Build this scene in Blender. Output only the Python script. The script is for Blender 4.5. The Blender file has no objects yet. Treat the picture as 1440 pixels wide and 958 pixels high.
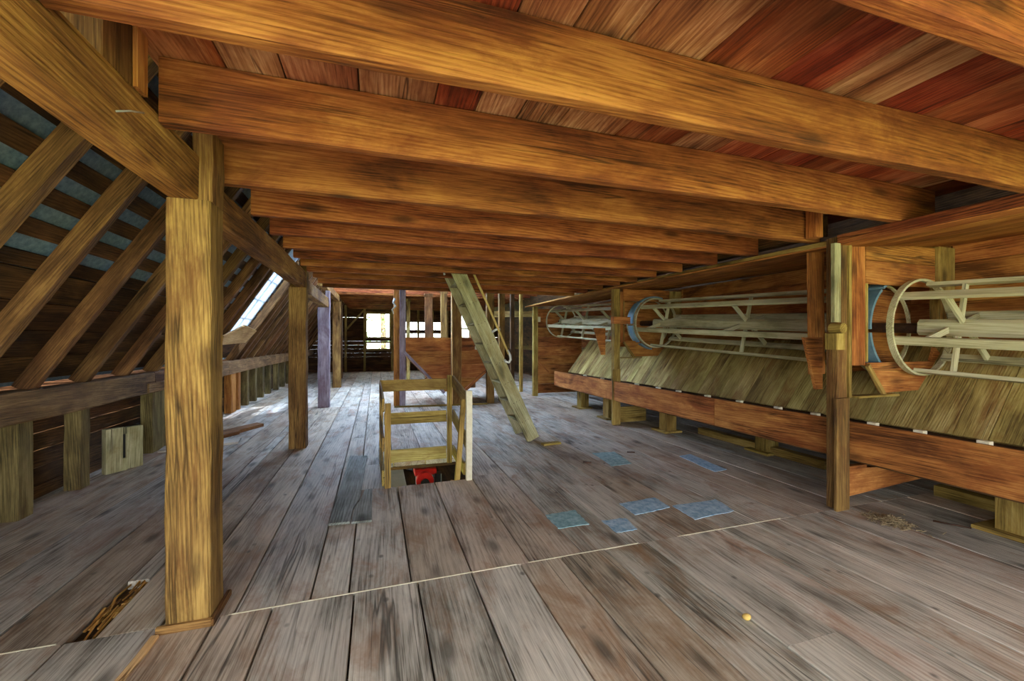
import bpy, math, random
from mathutils import Vector, Matrix
R = random.Random(7)
sc = bpy.context.scene
COL = sc.collection

# ------------------------------------------------------------------ camera, sky, sun, exposure
cam = bpy.data.objects.new('camera', bpy.data.cameras.new('camera'))
COL.objects.link(cam)
cam.data.sensor_width = 36.0
cam.data.lens = 590.0 / 1440.0 * 36.0
cam.data.clip_start = 0.02
cam.location = (0, 0, 1.5)
cam.rotation_euler = (math.pi / 2, 0, -math.atan(192 / 590))
sc.camera = cam

world = bpy.data.worlds.new('sky')
sc.world = world
world.use_nodes = True
bg = world.node_tree.nodes['Background']
bg.inputs['Color'].default_value = (0.92, 0.97, 1.0, 1)
bg.inputs['Strength'].default_value = 6.0

sun = bpy.data.objects.new('sun', bpy.data.lights.new('sun', 'SUN'))
COL.objects.link(sun)
sun.data.energy = 48.0
sun.data.angle = 0.009
sun.data.color = (1.0, 0.93, 0.82)
sun.rotation_euler = Vector((-0.05, 0.36, -1.0)).to_track_quat('-Z', 'Y').to_euler()

def portal(name, loc, direction, sx, sy):
    o = bpy.data.objects.new(name, bpy.data.lights.new(name, 'AREA'))
    COL.objects.link(o)
    o.data.shape = 'RECTANGLE'; o.data.size = sx; o.data.size_y = sy
    o.data.cycles.is_portal = True
    o.location = loc
    o.rotation_euler = Vector(direction).to_track_quat('-Z', 'Z').to_euler()
portal('daylight_portal', (1.5, -3.25, 1.3), (0, 1, 0), 7.6, 2.6)
portal('daylight_portal', (0.13, 21.7, 1.95), (0, -1, 0), 1.2, 1.9)
portal('daylight_portal', (3.2, 21.7, 2.1), (0, -1, 0), 3.8, 1.2)

sc.view_settings.view_transform = 'Standard'
sc.view_settings.look = 'None'
sc.view_settings.exposure = 0.5
sc.view_settings.gamma = 1.0
sc.view_settings.use_curve_mapping = False

# ------------------------------------------------------------------ materials
def lin(c):
    f = lambda v: v / 12.92 if v <= 0.04045 else ((v + 0.055) / 1.055) ** 2.4
    return tuple(f(v / 255.0) for v in c) + (1.0,)

def wood(name, dark, mid, light, alt=None, altmix=0.5, rough=0.75, fine=1.0, bump=0.35, var=0.35, knots=True, stain=None, ring=1.0, spots=False):
    m = bpy.data.materials.new(name); m.use_nodes = True
    nt = m.node_tree; N = nt.nodes; L = nt.links
    b = N['Principled BSDF']
    b.inputs['Roughness'].default_value = rough
    b.inputs['Specular IOR Level'].default_value = 0.25
    tc = N.new('ShaderNodeTexCoord'); oi = N.new('ShaderNodeObjectInfo')
    mul = N.new('ShaderNodeVectorMath'); mul.operation = 'SCALE'; mul.inputs[0].default_value = (37.1, 17.3, 11.9)
    L.new(oi.outputs['Random'], mul.inputs['Scale'])
    add = N.new('ShaderNodeVectorMath'); add.operation = 'ADD'
    L.new(tc.outputs['Object'], add.inputs[0]); L.new(mul.outputs[0], add.inputs[1])
    def mapped(s):
        k = N.new('ShaderNodeVectorMath'); k.operation = 'MULTIPLY'; k.inputs[1].default_value = s
        L.new(add.outputs[0], k.inputs[0]); return k.outputs[0]
    def noise(s, scale, det, rough_=0.6, dist=0.0):
        n = N.new('ShaderNodeTexNoise'); n.inputs['Scale'].default_value = scale; n.inputs['Detail'].default_value = det
        n.inputs['Roughness'].default_value = rough_; n.inputs['Distortion'].default_value = dist
        L.new(mapped(s), n.inputs['Vector']); return n.outputs['Fac']
    def math_(op, a, c, d=None):
        k = N.new('ShaderNodeMath'); k.operation = op
        for i, v in enumerate((a, c, d)):
            if v is None: continue
            if isinstance(v, (int, float)): k.inputs[i].default_value = v
            else: L.new(v, k.inputs[i])
        return k.outputs[0]
    def mix(fac, a, c, blend='MIX'):
        k = N.new('ShaderNodeMix'); k.data_type = 'RGBA'; k.blend_type = blend
        for sock, v in ((k.inputs[0], fac), (k.inputs[6], a), (k.inputs[7], c)):
            if isinstance(v, (int, float)): sock.default_value = v
            elif isinstance(v, tuple): sock.default_value = v
            else: L.new(v, sock)
        return k.outputs[2]
    def ramp(fac, stops):
        r = N.new('ShaderNodeValToRGB'); e = r.color_ramp.elements
        while len(e) < len(stops): e.new(0.5)
        for i, (p, c) in enumerate(stops): e[i].position = p; e[i].color = c
        L.new(fac, r.inputs[0]); return r.outputs[0]
    w = N.new('ShaderNodeTexWave'); w.wave_type = 'BANDS'; w.bands_direction = 'DIAGONAL'
    w.inputs['Scale'].default_value = 26.0 * ring; w.inputs['Distortion'].default_value = 16.0
    w.inputs['Detail'].default_value = 3.0; w.inputs['Detail Scale'].default_value = 0.22; w.inputs['Detail Roughness'].default_value = 0.55
    L.new(mapped((0.06, 1, 1)), w.inputs['Vector'])
    streak = noise((0.35, 9 * fine, 9 * fine), 2.2, 6, 0.7)
    fibre = noise((1.5, 70 * fine, 70 * fine), 2.0, 3, 0.7)
    blot = noise((0.6, 1.6, 1.6), 2.3, 5, 0.62, 0.4)
    rmask = noise((0.5, 2.0, 2.0), 1.3, 3, 0.6)
    rw = math_('MULTIPLY', math_('POWER', w.outputs['Fac'], 0.6), ramp(rmask, [(0.40, (0.15, 0.15, 0.15, 1)), (0.62, (1, 1, 1, 1))]))
    f = math_('MULTIPLY_ADD', rw, 0.17, math_('MULTIPLY', streak, 0.50))
    f = math_('MULTIPLY_ADD', fibre, 0.62, f)
    f = math_('MULTIPLY_ADD', blot, 0.95, math_('SUBTRACT', f, 0.59))
    col = ramp(f, [(0.28, lin(dark)), (0.5, lin(mid)), (0.74, lin(light))])
    if alt:
        a2 = ramp(f, [(0.28, lin(alt[0])), (0.5, lin(alt[1])), (0.72, lin(alt[2]))])
        sel = math_('GREATER_THAN', math_('FRACT', math_('MULTIPLY', oi.outputs['Random'], 13.7), None), 1 - altmix)
        soft = math_('ADD', math_('MULTIPLY', sel, 0.7), math_('MULTIPLY', ramp(blot, [(0.42, (0, 0, 0, 1)), (0.62, (1, 1, 1, 1))]), 0.3))
        col = mix(soft, col, a2)
    if stain:
        s2 = noise((0.9, 2.2, 2.2), 1.7, 6, 0.7, 0.6)
        col = mix(math_('MULTIPLY', ramp(s2, [(0.5, (0, 0, 0, 1)), (0.68, (1, 1, 1, 1))]), 0.75), col, lin(stain))
    if knots:
        v = N.new('ShaderNodeTexVoronoi'); v.feature = 'F1'; v.inputs['Scale'].default_value = 1.0
        L.new(mapped((1.5, 4.2, 4.2)), v.inputs['Vector'])
        kn = ramp(v.outputs['Distance'], [(0.07, (1, 1, 1, 1)), (0.21, (0, 0, 0, 1))])
        col = mix(math_('MULTIPLY', kn, 0.72), col, tuple(c * 0.45 for c in lin(dark)[:3]) + (1,))
    # long dark drying cracks
    ck = noise((0.10, 2.6, 2.6), 1.6, 4, 0.55, 0.3)
    ckl = ramp(math_('ABSOLUTE', math_('SUBTRACT', ck, 0.5), None), [(0.002, (1, 1, 1, 1)), (0.009, (0, 0, 0, 1))])
    ckm = ramp(noise((0.7, 1.5, 1.5), 1.1, 2), [(0.50, (0, 0, 0, 1)), (0.60, (1, 1, 1, 1))])
    crack = math_('MULTIPLY', ckl, ckm)
    col = mix(math_('MULTIPLY', crack, 0.8), col, tuple(c * 0.3 for c in lin(dark)[:3]) + (1,))
    if spots:
        v2 = N.new('ShaderNodeTexVoronoi'); v2.feature = 'F1'; v2.inputs['Scale'].default_value = 7.0
        L.new(mapped((0.7, 1, 1)), v2.inputs['Vector'])
        sp = ramp(v2.outputs['Distance'], [(0.06, (1, 1, 1, 1)), (0.14, (0, 0, 0, 1))])
        sm = ramp(noise((1, 1, 1), 2.7, 3), [(0.48, (0, 0, 0, 1)), (0.58, (1, 1, 1, 1))])
        col = mix(math_('MULTIPLY', math_('MULTIPLY', sp, sm), 0.7), col, tuple(c * 0.4 for c in lin(dark)[:3]) + (1,))
    hv = N.new('ShaderNodeHueSaturation')
    r1 = math_('FRACT', math_('MULTIPLY', oi.outputs['Random'], 91.3), None)
    L.new(math_('MULTIPLY_ADD', r1, var, 1 - var * 0.5), hv.inputs['Value'])
    L.new(math_('MULTIPLY_ADD', oi.outputs['Random'], 0.016, 0.492), hv.inputs['Hue'])
    L.new(col, hv.inputs['Color'])
    L.new(hv.outputs[0], b.inputs['Base Color'])
    bp = N.new('ShaderNodeBump'); bp.inputs['Strength'].default_value = bump; bp.inputs['Distance'].default_value = 0.012
    L.new(math_('SUBTRACT', math_('ADD', math_('MULTIPLY', rw, 0.5), math_('ADD', fibre, math_('MULTIPLY', streak, 1.2))), math_('MULTIPLY', crack, 1.5)), bp.inputs['Height'])
    L.new(bp.outputs[0], b.inputs['Normal'])
    return m

def plain(name, c, rough=0.5, metal=0.0, c2=None, scale=9.0, bump=0.1):
    m = bpy.data.materials.new(name); m.use_nodes = True
    nt = m.node_tree; N = nt.nodes; L = nt.links; b = N['Principled BSDF']
    b.inputs['Roughness'].default_value = rough; b.inputs['Metallic'].default_value = metal
    tc = N.new('ShaderNodeTexCoord'); n = N.new('ShaderNodeTexNoise')
    n.inputs['Scale'].default_value = scale; n.inputs['Detail'].default_value = 6; n.inputs['Roughness'].default_value = 0.68
    L.new(tc.outputs['Object'], n.inputs['Vector'])
    r = N.new('ShaderNodeValToRGB'); r.color_ramp.elements[0].position = 0.35; r.color_ramp.elements[1].position = 0.66
    r.color_ramp.elements[0].color = lin(c); r.color_ramp.elements[1].color = lin(c2 or tuple(min(255, v * 1.18) for v in c))
    L.new(n.outputs['Fac'], r.inputs[0]); L.new(r.outputs[0], b.inputs['Base Color'])
    bp = N.new('ShaderNodeBump'); bp.inputs['Strength'].default_value = bump; bp.inputs['Distance'].default_value = 0.01
    L.new(n.outputs['Fac'], bp.inputs['Height']); L.new(bp.outputs[0], b.inputs['Normal'])
    return m

M = {}
M['joist'] = wood('joist_pine', (70, 31, 14), (140, 76, 36), (182, 116, 60), stain=(108, 46, 22), var=0.3)
M['ceil'] = wood('ceiling_boards', (78, 30, 14), (142, 62, 28), (182, 98, 48), alt=((104, 62, 36), (160, 112, 72), (202, 160, 116)), altmix=0.45, var=0.35, fine=0.7, stain=(104, 50, 28))
M['beam'] = wood('hewn_beam', (80, 50, 22), (146, 102, 48), (192, 148, 76), stain=(98, 62, 34), var=0.12, knots=False, bump=0.6, fine=0.8)
M['post'] = wood('weathered_post', (70, 46, 22), (132, 98, 52), (180, 142, 80), stain=(104, 62, 30), var=0.2, bump=0.6, ring=1.3)
M['greypost'] = wood('silvered_skylit_post', (110, 98, 110), (164, 150, 164), (198, 186, 198), stain=(120, 92, 100), var=0.15, knots=False, bump=0.6)  # weathered silver, with the purplish cast of the skylight put into the colour
M['floor'] = wood('floor_planks', (112, 106, 94), (188, 182, 168), (220, 215, 202), alt=((120, 100, 82), (182, 164, 142), (208, 192, 170)), altmix=0.35, var=0.2, rough=0.62, stain=(150, 112, 78), fine=1.2, ring=0.8, spots=True)
M['rafter'] = wood('rafter_wood', (62, 40, 22), (118, 82, 48), (162, 120, 72), stain=(90, 56, 30), var=0.3)
M['dark'] = wood('dark_siding', (44, 30, 18), (82, 56, 32), (122, 86, 50), stain=(60, 38, 20), var=0.5, fine=0.7)
M['olive'] = wood('greenish_boards', (104, 84, 44), (172, 150, 84), (210, 192, 126), stain=(132, 88, 46), var=0.22, knots=False, fine=0.8)
M['stud'] = wood('stud_wood', (62, 54, 30), (112, 98, 58), (150, 134, 86), stain=(84, 64, 36), var=0.3)
M['plate'] = wood('knee_plate', (74, 54, 32), (132, 102, 64), (172, 140, 94), stain=(98, 70, 42), var=0.1, knots=False)
M['chest'] = wood('chest_pine', (94, 52, 22), (172, 108, 52), (212, 152, 82), stain=(134, 70, 30), var=0.25)
M['reel'] = wood('pale_slats', (146, 138, 102), (196, 188, 148), (220, 214, 180), var=0.12, knots=False, bump=0.15)
M['guard'] = wood('guard_timber', (92, 74, 32), (154, 126, 62), (194, 168, 96), stain=(112, 84, 38), var=0.2)
M['ladder'] = wood('ladder_wood', (116, 110, 78), (176, 170, 128), (208, 202, 164), stain=(142, 124, 72), var=0.15)
M['greyboard'] = wood('grey_board', (92, 94, 88), (142, 146, 138), (176, 180, 172), var=0.1, stain=(110, 112, 100))
M['tan'] = wood('raw_board', (166, 124, 76), (206, 164, 108), (230, 196, 142), var=0.1, knots=False)
M['splint'] = wood('splintered_wood', (120, 76, 30), (186, 136, 62), (224, 184, 104), var=0.3, knots=False, bump=0.8)
M['sheet'] = plain('roof_metal', (96, 124, 146), 0.5, 0.25, (140, 168, 188), 22, 0.25)
M['tin'] = plain('blue_tin', (104, 142, 164), 0.45, 0.3, (140, 172, 188), 7)
M['patch'] = plain('patch_tin', (104, 150, 158), 0.5, 0.1, (176, 208, 212), 18, 0.2)
M['patchblue'] = plain('patch_tin_blue', (112, 158, 190), 0.5, 0.1, (200, 222, 234), 16, 0.2)
M['iron'] = plain('rusty_iron', (58, 44, 36), 0.6, 0.5, (92, 62, 44), 20)
M['wire'] = plain('grey_wire', (176, 176, 172), 0.45, 0.4)
M['rope'] = plain('grey_rope', (170, 166, 156), 0.9, 0, (204, 200, 190), 60, 0.5)
M['pipe'] = plain('yellow_rod', (182, 152, 84), 0.6, 0, (204, 176, 104), 30)
M['red'] = plain('red_paint', (176, 30, 26), 0.35)
M['black'] = plain('black_plastic', (22, 22, 24), 0.5)
M['steel'] = plain('grey_steel', (150, 156, 152), 0.4, 0.6)
M['white'] = plain('white_paint', (214, 218, 226), 0.6, 0, (232, 234, 240), 6)
M['block'] = plain('pale_block', (206, 196, 164), 0.8, 0, (222, 214, 188), 20)
M['debris'] = plain('dry_debris', (110, 92, 66), 0.95, 0, (168, 148, 112), 60, 0.8)
M['nut'] = plain('walnut_shell', (206, 170, 84), 0.8, 0, (222, 192, 110), 40)
M['ground'] = plain('grass_ground', (104, 124, 72), 0.9, 0, (140, 152, 96), 0.6)
M['leaf'] = plain('tree_leaves', (84, 122, 56), 0.7, 0, (132, 164, 84), 2)
M['bark'] = plain('tree_bark', (84, 70, 56), 0.9, 0, (112, 96, 78), 12, 0.5)
M['label'] = plain('white_board', (232, 228, 216), 0.7)
gl = bpy.data.materials.new('dirty_glass'); gl.use_nodes = True
_n = gl.node_tree.nodes; _l = gl.node_tree.links
_t = _n.new('ShaderNodeBsdfTransparent'); _t.inputs[0].default_value = (0.36, 0.42, 0.53, 1)
_d = _n.new('ShaderNodeBsdfTranslucent'); _d.inputs[0].default_value = (0.20, 0.27, 0.40, 1)
_m = _n.new('ShaderNodeMixShader'); _m.inputs[0].default_value = 0.35
_l.new(_t.outputs[0], _m.inputs[1]); _l.new(_d.outputs[0], _m.inputs[2]); _l.new(_m.outputs[0], _n['Material Output'].inputs['Surface'])
M['glass'] = gl
mk = bpy.data.materials.new('milky_glazing'); mk.use_nodes = True
_d2 = mk.node_tree.nodes.new('ShaderNodeBsdfTranslucent'); _d2.inputs[0].default_value = (0.58, 0.68, 0.84, 1)
mk.node_tree.links.new(_d2.outputs[0], mk.node_tree.nodes['Material Output'].inputs['Surface'])
M['milky'] = mk

# ------------------------------------------------------------------ builders
WM = {}
def put(o, Mx, parent):
    COL.objects.link(o)
    WM[o.name] = Mx
    if parent is not None:
        o.parent = parent
        o.matrix_parent_inverse = Matrix.Identity(4)
        o.matrix_basis = WM[parent.name].inverted() @ Mx
    else:
        o.matrix_basis = Mx
    return o

def meta(o, label=None, cat=None, group=None, kind=None):
    for k, v in (('label', label), ('category', cat), ('group', group), ('kind', kind)):
        if v: o[k] = v
    return o

def empty(name, loc=(0, 0, 0), label=None, cat=None, group=None, kind=None, parent=None):
    o = bpy.data.objects.new(name, None); o.empty_display_size = 0.1
    put(o, Matrix.Translation(loc), parent)
    return meta(o, label, cat, group, kind)

def mesh(name, verts, faces, mat, Mx=None, parent=None, smooth=False):
    me = bpy.data.meshes.new(name); me.from_pydata(verts, [], faces); me.update()
    if smooth: me.polygons.foreach_set('use_smooth', [True] * len(me.polygons))
    me.materials.append(M[mat])
    return put(bpy.data.objects.new(name, me), Mx or Matrix.Identity(4), parent)

def frame(o, x, up):
    x = Vector(x).normalized(); up = Vector(up)
    y = up.cross(x)
    if y.length < 1e-4: y = Vector((0, 1, 0)).cross(x)
    y.normalize(); z = x.cross(y)
    m = Matrix((x, y, z)).transposed().to_4x4(); m.translation = Vector(o); return m

def timber(name, mat, p0, p1, w, t, parent=None, up=(0, 0, 1), seg=1, jit=0.0, ch=0.004):
    """bar from p0 to p1 (its centre line): w across, t along the up direction; its length is local x"""
    p0 = Vector(p0); p1 = Vector(p1); Ln = (p1 - p0).length
    Mx = frame((p0 + p1) / 2, p1 - p0, up)
    hw, ht = w / 2, t / 2; ch = min(ch, hw * 0.4, ht * 0.4)
    prof = [(-hw + ch, -ht), (hw - ch, -ht), (hw, -ht + ch), (hw, ht - ch), (hw - ch, ht), (-hw + ch, ht), (-hw, ht - ch), (-hw, -ht + ch)]
    V = []; Fc = []
    for i in range(seg + 1):
        x = -Ln / 2 + Ln * i / seg
        oy, oz = (R.uniform(-jit, jit), R.uniform(-jit, jit)) if 0 < i < seg else (0, 0)
        for (y, z) in prof:
            V.append((x, y + oy + R.uniform(-jit, jit) * 0.4, z + oz + R.uniform(-jit, jit) * 0.4))
    for i in range(seg):
        for k in range(8):
            a = i * 8 + k; b_ = i * 8 + (k + 1) % 8
            Fc.append((a, a + 8, b_ + 8, b_))
    Fc.append(tuple(range(8))); Fc.append(tuple(reversed(range(seg * 8, seg * 8 + 8))))
    Fc = [tuple(reversed(f)) for f in Fc]
    return mesh(name, V, Fc, mat, Mx, parent)

def box(name, mat, lo, hi, parent=None, axis=None, **k):
    """axis aligned timber between two corners; its grain runs along the longest side (or the given axis)"""
    lo = Vector(lo); hi = Vector(hi); d = hi - lo; c = (lo + hi) / 2
    a = axis if axis is not None else max(range(3), key=lambda i: d[i])
    e = Vector((0, 0, 0)); e[a] = d[a] / 2
    if a == 2: return timber(name, mat, c - e, c + e, d[0], d[1], parent, up=(0, 1, 0), **k)
    w = d[1] if a == 0 else d[0]
    return timber(name, mat, c - e, c + e, w, d[2], parent, up=(0, 0, 1), **k)

def prism(name, mat, pts, o, xa, ya, th, parent=None):
    """polygon pts in the plane (o; xa, ya), pushed th along xa x ya; xa is local x"""
    xa = Vector(xa).normalized(); ya = Vector(ya); ya = (ya - xa * ya.dot(xa)).normalized(); za = xa.cross(ya)
    Mx = Matrix((xa, ya, za)).transposed().to_4x4(); Mx.translation = Vector(o)
    n = len(pts)
    A = sum(pts[i][0] * pts[(i + 1) % n][1] - pts[(i + 1) % n][0] * pts[i][1] for i in range(n))
    if A < 0: pts = pts[::-1]
    V = [(p[0], p[1], 0) for p in pts] + [(p[0], p[1], th) for p in pts]
    Fc = [tuple(reversed(range(n))), tuple(range(n, 2 * n))] + [(i, (i + 1) % n, n + (i + 1) % n, n + i) for i in range(n)]
    return mesh(name, V, Fc, mat, Mx, parent)

def tube(name, mat, pts, r, parent=None, n=8, taper=None):
    pts = [Vector(p) for p in pts]; V = []; Fc = []
    for i, p in enumerate(pts):
        d = (pts[min(i + 1, len(pts) - 1)] - pts[max(i - 1, 0)]).normalized()
        a = d.orthogonal().normalized() if i == 0 else (a - d * a.dot(d)).normalized()
        b_ = d.cross(a); rr = r if taper is None else r * (1 + (taper - 1) * i / (len(pts) - 1))
        for k in range(n):
            t = 2 * math.pi * k / n
            V.append(tuple(p + (a * math.cos(t) + b_ * math.sin(t)) * rr))
    for i in range(len(pts) - 1):
        for k in range(n):
            Fc.append((i * n + k, i * n + (k + 1) % n, (i + 1) * n + (k + 1) % n, (i + 1) * n + k))
    Fc.append(tuple(reversed(range(n)))); Fc.append(tuple(range((len(pts) - 1) * n, len(pts) * n)))
    c = pts[0]
    V = [tuple(Vector(v) - c) for v in V]
    return mesh(name, V, Fc, mat, Matrix.Translation(c), parent, smooth=True)

def ring(name, mat, c, r0, r1, y0, y1, parent=None, a0=0.0, a1=2 * math.pi, n=40, tilt=0.0):
    """a band round the y axis: inner radius r0, outer r1, from y0 to y1 (relative to c)"""
    full = abs(a1 - a0 - 2 * math.pi) < 1e-6; V = []; Fc = []
    m = n if full else n + 1
    for i in range(m):
        t = a0 + (a1 - a0) * i / n; cx, cz = math.cos(t), math.sin(t)
        V += [(r0 * cx, y0, r0 * cz), (r1 * cx, y0, r1 * cz), (r1 * cx, y1, r1 * cz), (r0 * cx, y1, r0 * cz)]
    for i in range(n):
        a = i * 4; b_ = ((i + 1) % m) * 4
        for k in range(4): Fc.append((a + k, b_ + k, b_ + (k + 1) % 4, a + (k + 1) % 4))
    if not full: Fc += [(0, 1, 2, 3), tuple(reversed(range((m - 1) * 4, m * 4)))]
    return mesh(name, V, Fc, mat, Matrix.Translation(c), parent)

def cyl(name, mat, c, axis, r, h, parent=None, n=20):
    c = Vector(c); a = Vector(axis).normalized() * h / 2
    Mx = frame(c, a, (0, 0, 1) if abs(a.normalized().z) < 0.9 else (0, 1, 0))
    V = [(s * h / 2, r * math.cos(2 * math.pi * k / n), r * math.sin(2 * math.pi * k / n)) for s in (-1, 1) for k in range(n)]
    Fc = [(k, (k + 1) % n, n + (k + 1) % n, n + k) for k in range(n)] + [tuple(reversed(range(n))), tuple(range(n, 2 * n))]
    return mesh(name, V, Fc, mat, Mx, parent)

# ------------------------------------------------------------------ the setting: floor
Y0, Y1 = -3.2, 21.6
XL, XR = -3.0, 6.4
HX0, HX1, HY0, HY1 = 0.11, 1.0, 4.47, 5.34           # stair hatch
def subtract(x0, x1, y0, y1):
    if x1 <= HX0 or x0 >= HX1 or y1 <= HY0 or y0 >= HY1: return [(x0, x1, y0, y1)]
    out = []
    if y0 < HY0: out.append((x0, x1, y0, HY0))
    if y1 > HY1: out.append((x0, x1, HY1, y1))
    ya, yb = max(y0, HY0), min(y1, HY1)
    if x0 < HX0: out.append((x0, HX0, ya, yb))
    if x1 > HX1: out.append((HX1, x1, ya, yb))
    return out
V = []; Fc = []
for (x0, x1, y0, y1) in subtract(XL - 0.4, XR, Y0, Y1):
    n = len(V)
    for z in (-0.09, -0.055): V += [(x0, y0, z), (x1, y0, z), (x1, y1, z), (x0, y1, z)]
    Fc += [tuple(n + i for i in f) for f in ((3, 2, 1, 0), (4, 5, 6, 7), (0, 1, 5, 4), (1, 2, 6, 5), (2, 3, 7, 6), (3, 0, 4, 7))]
floor = meta(mesh('floor', V, Fc, 'dark'), 'worn grey wooden plank floor of the loft', kind='structure')
def plank(x0, x1, y0, y1):
    g = 0.0055
    for (a, b_, c, d) in subtract(x0 + g, x1 - g, y0 + 0.002, y1 - 0.002):
        if b_ - a < 0.02 or d - c < 0.02: continue
        z = -R.uniform(0, 0.004)
        box('plank', 'floor', (a, c, z - 0.05), (b_, d, z), floor, axis=1, seg=1, ch=0.003)
SEAM = 2.66
near = [-3.3, -2.92, -2.55, -2.2, -1.82, -1.47, -1.07, -0.82, -0.55, -0.12, 0.25, 0.59, 0.925, 1.22, 1.57, 1.92, 2.265, 2.62, 2.95, 3.23, 3.67, 4.05, 4.45, 4.85, 5.25, 5.7, 6.1, 6.4]
for a, b_ in zip(near, near[1:]):
    cut = 1.54 if abs(a - 1.92) < 0.01 else R.choice([None, R.uniform(-2.5, 0.5)])
    if cut is not None: plank(a, b_, Y0, cut); plank(a, b_, cut, SEAM)
    else: plank(a, b_, Y0, SEAM)
far = [-3.3, -2.98, -2.7, -2.27, -1.82, -1.47, -1.35, -1.07, -0.74, -0.36, -0.15, 0.213, 0.595, 1.0, 1.395, 1.8, 2.26, 2.65, 3.0, 3.4, 3.75, 4.1, 4.5, 4.9, 5.3, 5.7, 6.1, 6.4]
for a, b_ in zip(far, far[1:]):
    e1 = 10.2 + R.choice([-0.02, 0, 0.02]); e2 = R.choice([15.2, 16.4, 14.4])
    if abs(a - 1.0) < 0.01: plank(a, b_, SEAM, 4.55); plank(a, b_, 4.55, e1)
    elif abs(a + 1.47) < 0.01: plank(a, b_, 3.22, e1)
    elif abs(a - 2.65) < 0.01 or abs(a + 0.36) < 0.01: plank(a, b_, SEAM, 6.9); plank(a, b_, 6.9, e1)
    else: plank(a, b_, SEAM, e1)
    plank(a, b_, e1, e2); plank(a, b_, e2, Y1)
# pale dust line filling the cross seam, split where the planks step
for a, b_ in ((-2.9, -1.5), (-0.75, 0.9), (0.98, 1.85), (2.2, 3.25)):
    timber('seam_strip', 'block', (a, SEAM + 0.002, 0.0), (b_, SEAM + 0.006, 0.0), 0.008, 0.004, floor, ch=0.001)
timber('split_strip', 'tan', (-1.055, 2.56, 0.008), (-1.09, 1.9, 0.006), 0.035, 0.022, floor, seg=5, jit=0.004)
# the stair well under the hatch
well = meta(empty('stairwell', (0.5, 5.4, -0.7)), 'shallow stairwell below the guarded floor hatch', kind='structure')
box('landing', 'dark', (-0.9, 3.9, -0.72), (2.4, 8.2, -0.68), well)
box('well_wall', 'dark', (-0.9, 8.2, -0.72), (2.4, 8.24, -0.09), well)
box('well_wall', 'dark', (-0.9, 3.86, -0.72), (2.4, 3.9, -0.09), well)

# ------------------------------------------------------------------ ceiling
ceiling = meta(empty('ceiling', (1.5, 3, 2.71)), 'red brown board ceiling carried on heavy pine joists', kind='structure')
cb = [-0.92, -0.63, -0.395, -0.075, 0.285, 0.5, 0.73, 0.97, 1.345, 1.745, 2.07, 2.45, 2.8, 3.15, 3.5, 3.85, 4.15, 4.5]
JY = [-2.7, -2.0, -1.3, -0.6, 0.06, 0.755, 1.456, 2.156, 2.868, 3.543, 4.121, 4.675, 5.223, 5.70, 6.18, 6.75, 7.35, 7.92]
for a, b_ in zip(cb, cb[1:]):
    cuts = sorted(R.sample([0.755, 1.456, 2.156, 2.868, 4.121, 5.223, 6.75], 2))
    ys = [Y0] + [c + 0.03 for c in cuts] + [8.0]
    for c, d in zip(ys, ys[1:]):
        box('board', 'ceil', (a + 0.003, c + 0.002, 2.712 + R.uniform(0, 0.003)), (b_ - 0.003, d - 0.002, 2.737), ceiling, axis=1, ch=0.003)
for i, y in enumerate(JY):
    th = R.uniform(0.062, 0.075); sag = R.uniform(-0.006, 0.004)
    x1 = 4.28 if y < 2.5 else (4.0 if y < 4.5 else 3.94) + R.uniform(-0.02, 0.01)
    timber('joist', 'joist', (-0.875, y + th / 2, 2.57 + sag), (x1, y + th / 2, 2.57 + sag), th, 0.28, ceiling, seg=8, jit=0.004, ch=0.006)
box('ceiling_backing', 'dark', (-0.92, Y0, 2.74), (4.5, 8.0, 2.76), ceiling, axis=1)
box('void_header', 'dark', (4.02, 2.9, 2.5), (4.14, 8.0, 2.70), ceiling, axis=1)  # added beam, its dark wood stands in for the shaded void behind
# the higher ceiling of the far room
ceilfar = meta(empty('ceiling', (1.5, 15, 3.25)), 'higher ceiling of the far room with close joists', kind='structure')
for k in range(14):
    y = 12.6 + k * 0.66
    timber('joist', 'joist', (-1.2, y, 3.12), (5.2, y, 3.12), 0.07, 0.24, ceilfar, seg=4, jit=0.004)
for k in range(16):
    box('board', 'ceil', (-1.4 + k * 0.42, 14.3, 3.245), (-1.4 + k * 0.42 + 0.412, Y1, 3.27), ceilfar, axis=1)

# ------------------------------------------------------------------ left roof, steep lower slope of the gambrel
SL = 1.55
def roofp(x, off=0.0):                     # a point of the rafters' underside line, moved off outwards
    k = 1 / math.sqrt(1 + SL * SL)
    return (x - SL * k * off, 1.08 + SL * (x + 2.85) + k * off)
roof = meta(empty('roof_left', (-2.85, 9, 1.08)), 'steep roof slope with dark rafters, laths and grey metal sheets', kind='structure')
SKY0, SKY1 = 8.72, 10.22
XT = -1.22
def slab_on_roof(name, mat, xa, xb, ya, yb, off, th):
    (ax, az), (bx, bz) = roofp(xa, off), roofp(xb, off)
    w = math.hypot(bx - ax, bz - az)
    return timber(name, mat, ((ax + bx) / 2, ya, (az + bz) / 2), ((ax + bx) / 2, yb, (az + bz) / 2), w, th, roof, up=Vector((-SL, 0, 1)), ch=0.002)
ry = [2.0, 2.72, 3.41, 4.12, 4.83, 5.54, 6.27, 6.98, 7.68, 8.35, 8.66, 10.28, 10.7, 11.1, 11.7, 12.3, 12.9, 13.5, 14.1, 14.8, 15.5, 16.2, 17.0, 17.8, 18.6, 19.4, 20.2, 21.0]
for y in ry:
    (ax, az), (bx, bz) = roofp(-2.88, 0.07), roofp(XT, 0.07)
    timber('rafter', 'rafter', (ax, y, az), (bx, y, bz), R.uniform(0.085, 0.105), 0.14, roof, up=Vector((-SL, 0, 1)), seg=5, jit=0.004)
NW0, NW1 = -2.6, 0.3  # unseen opening added in this slope to bring more light onto the chest
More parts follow.
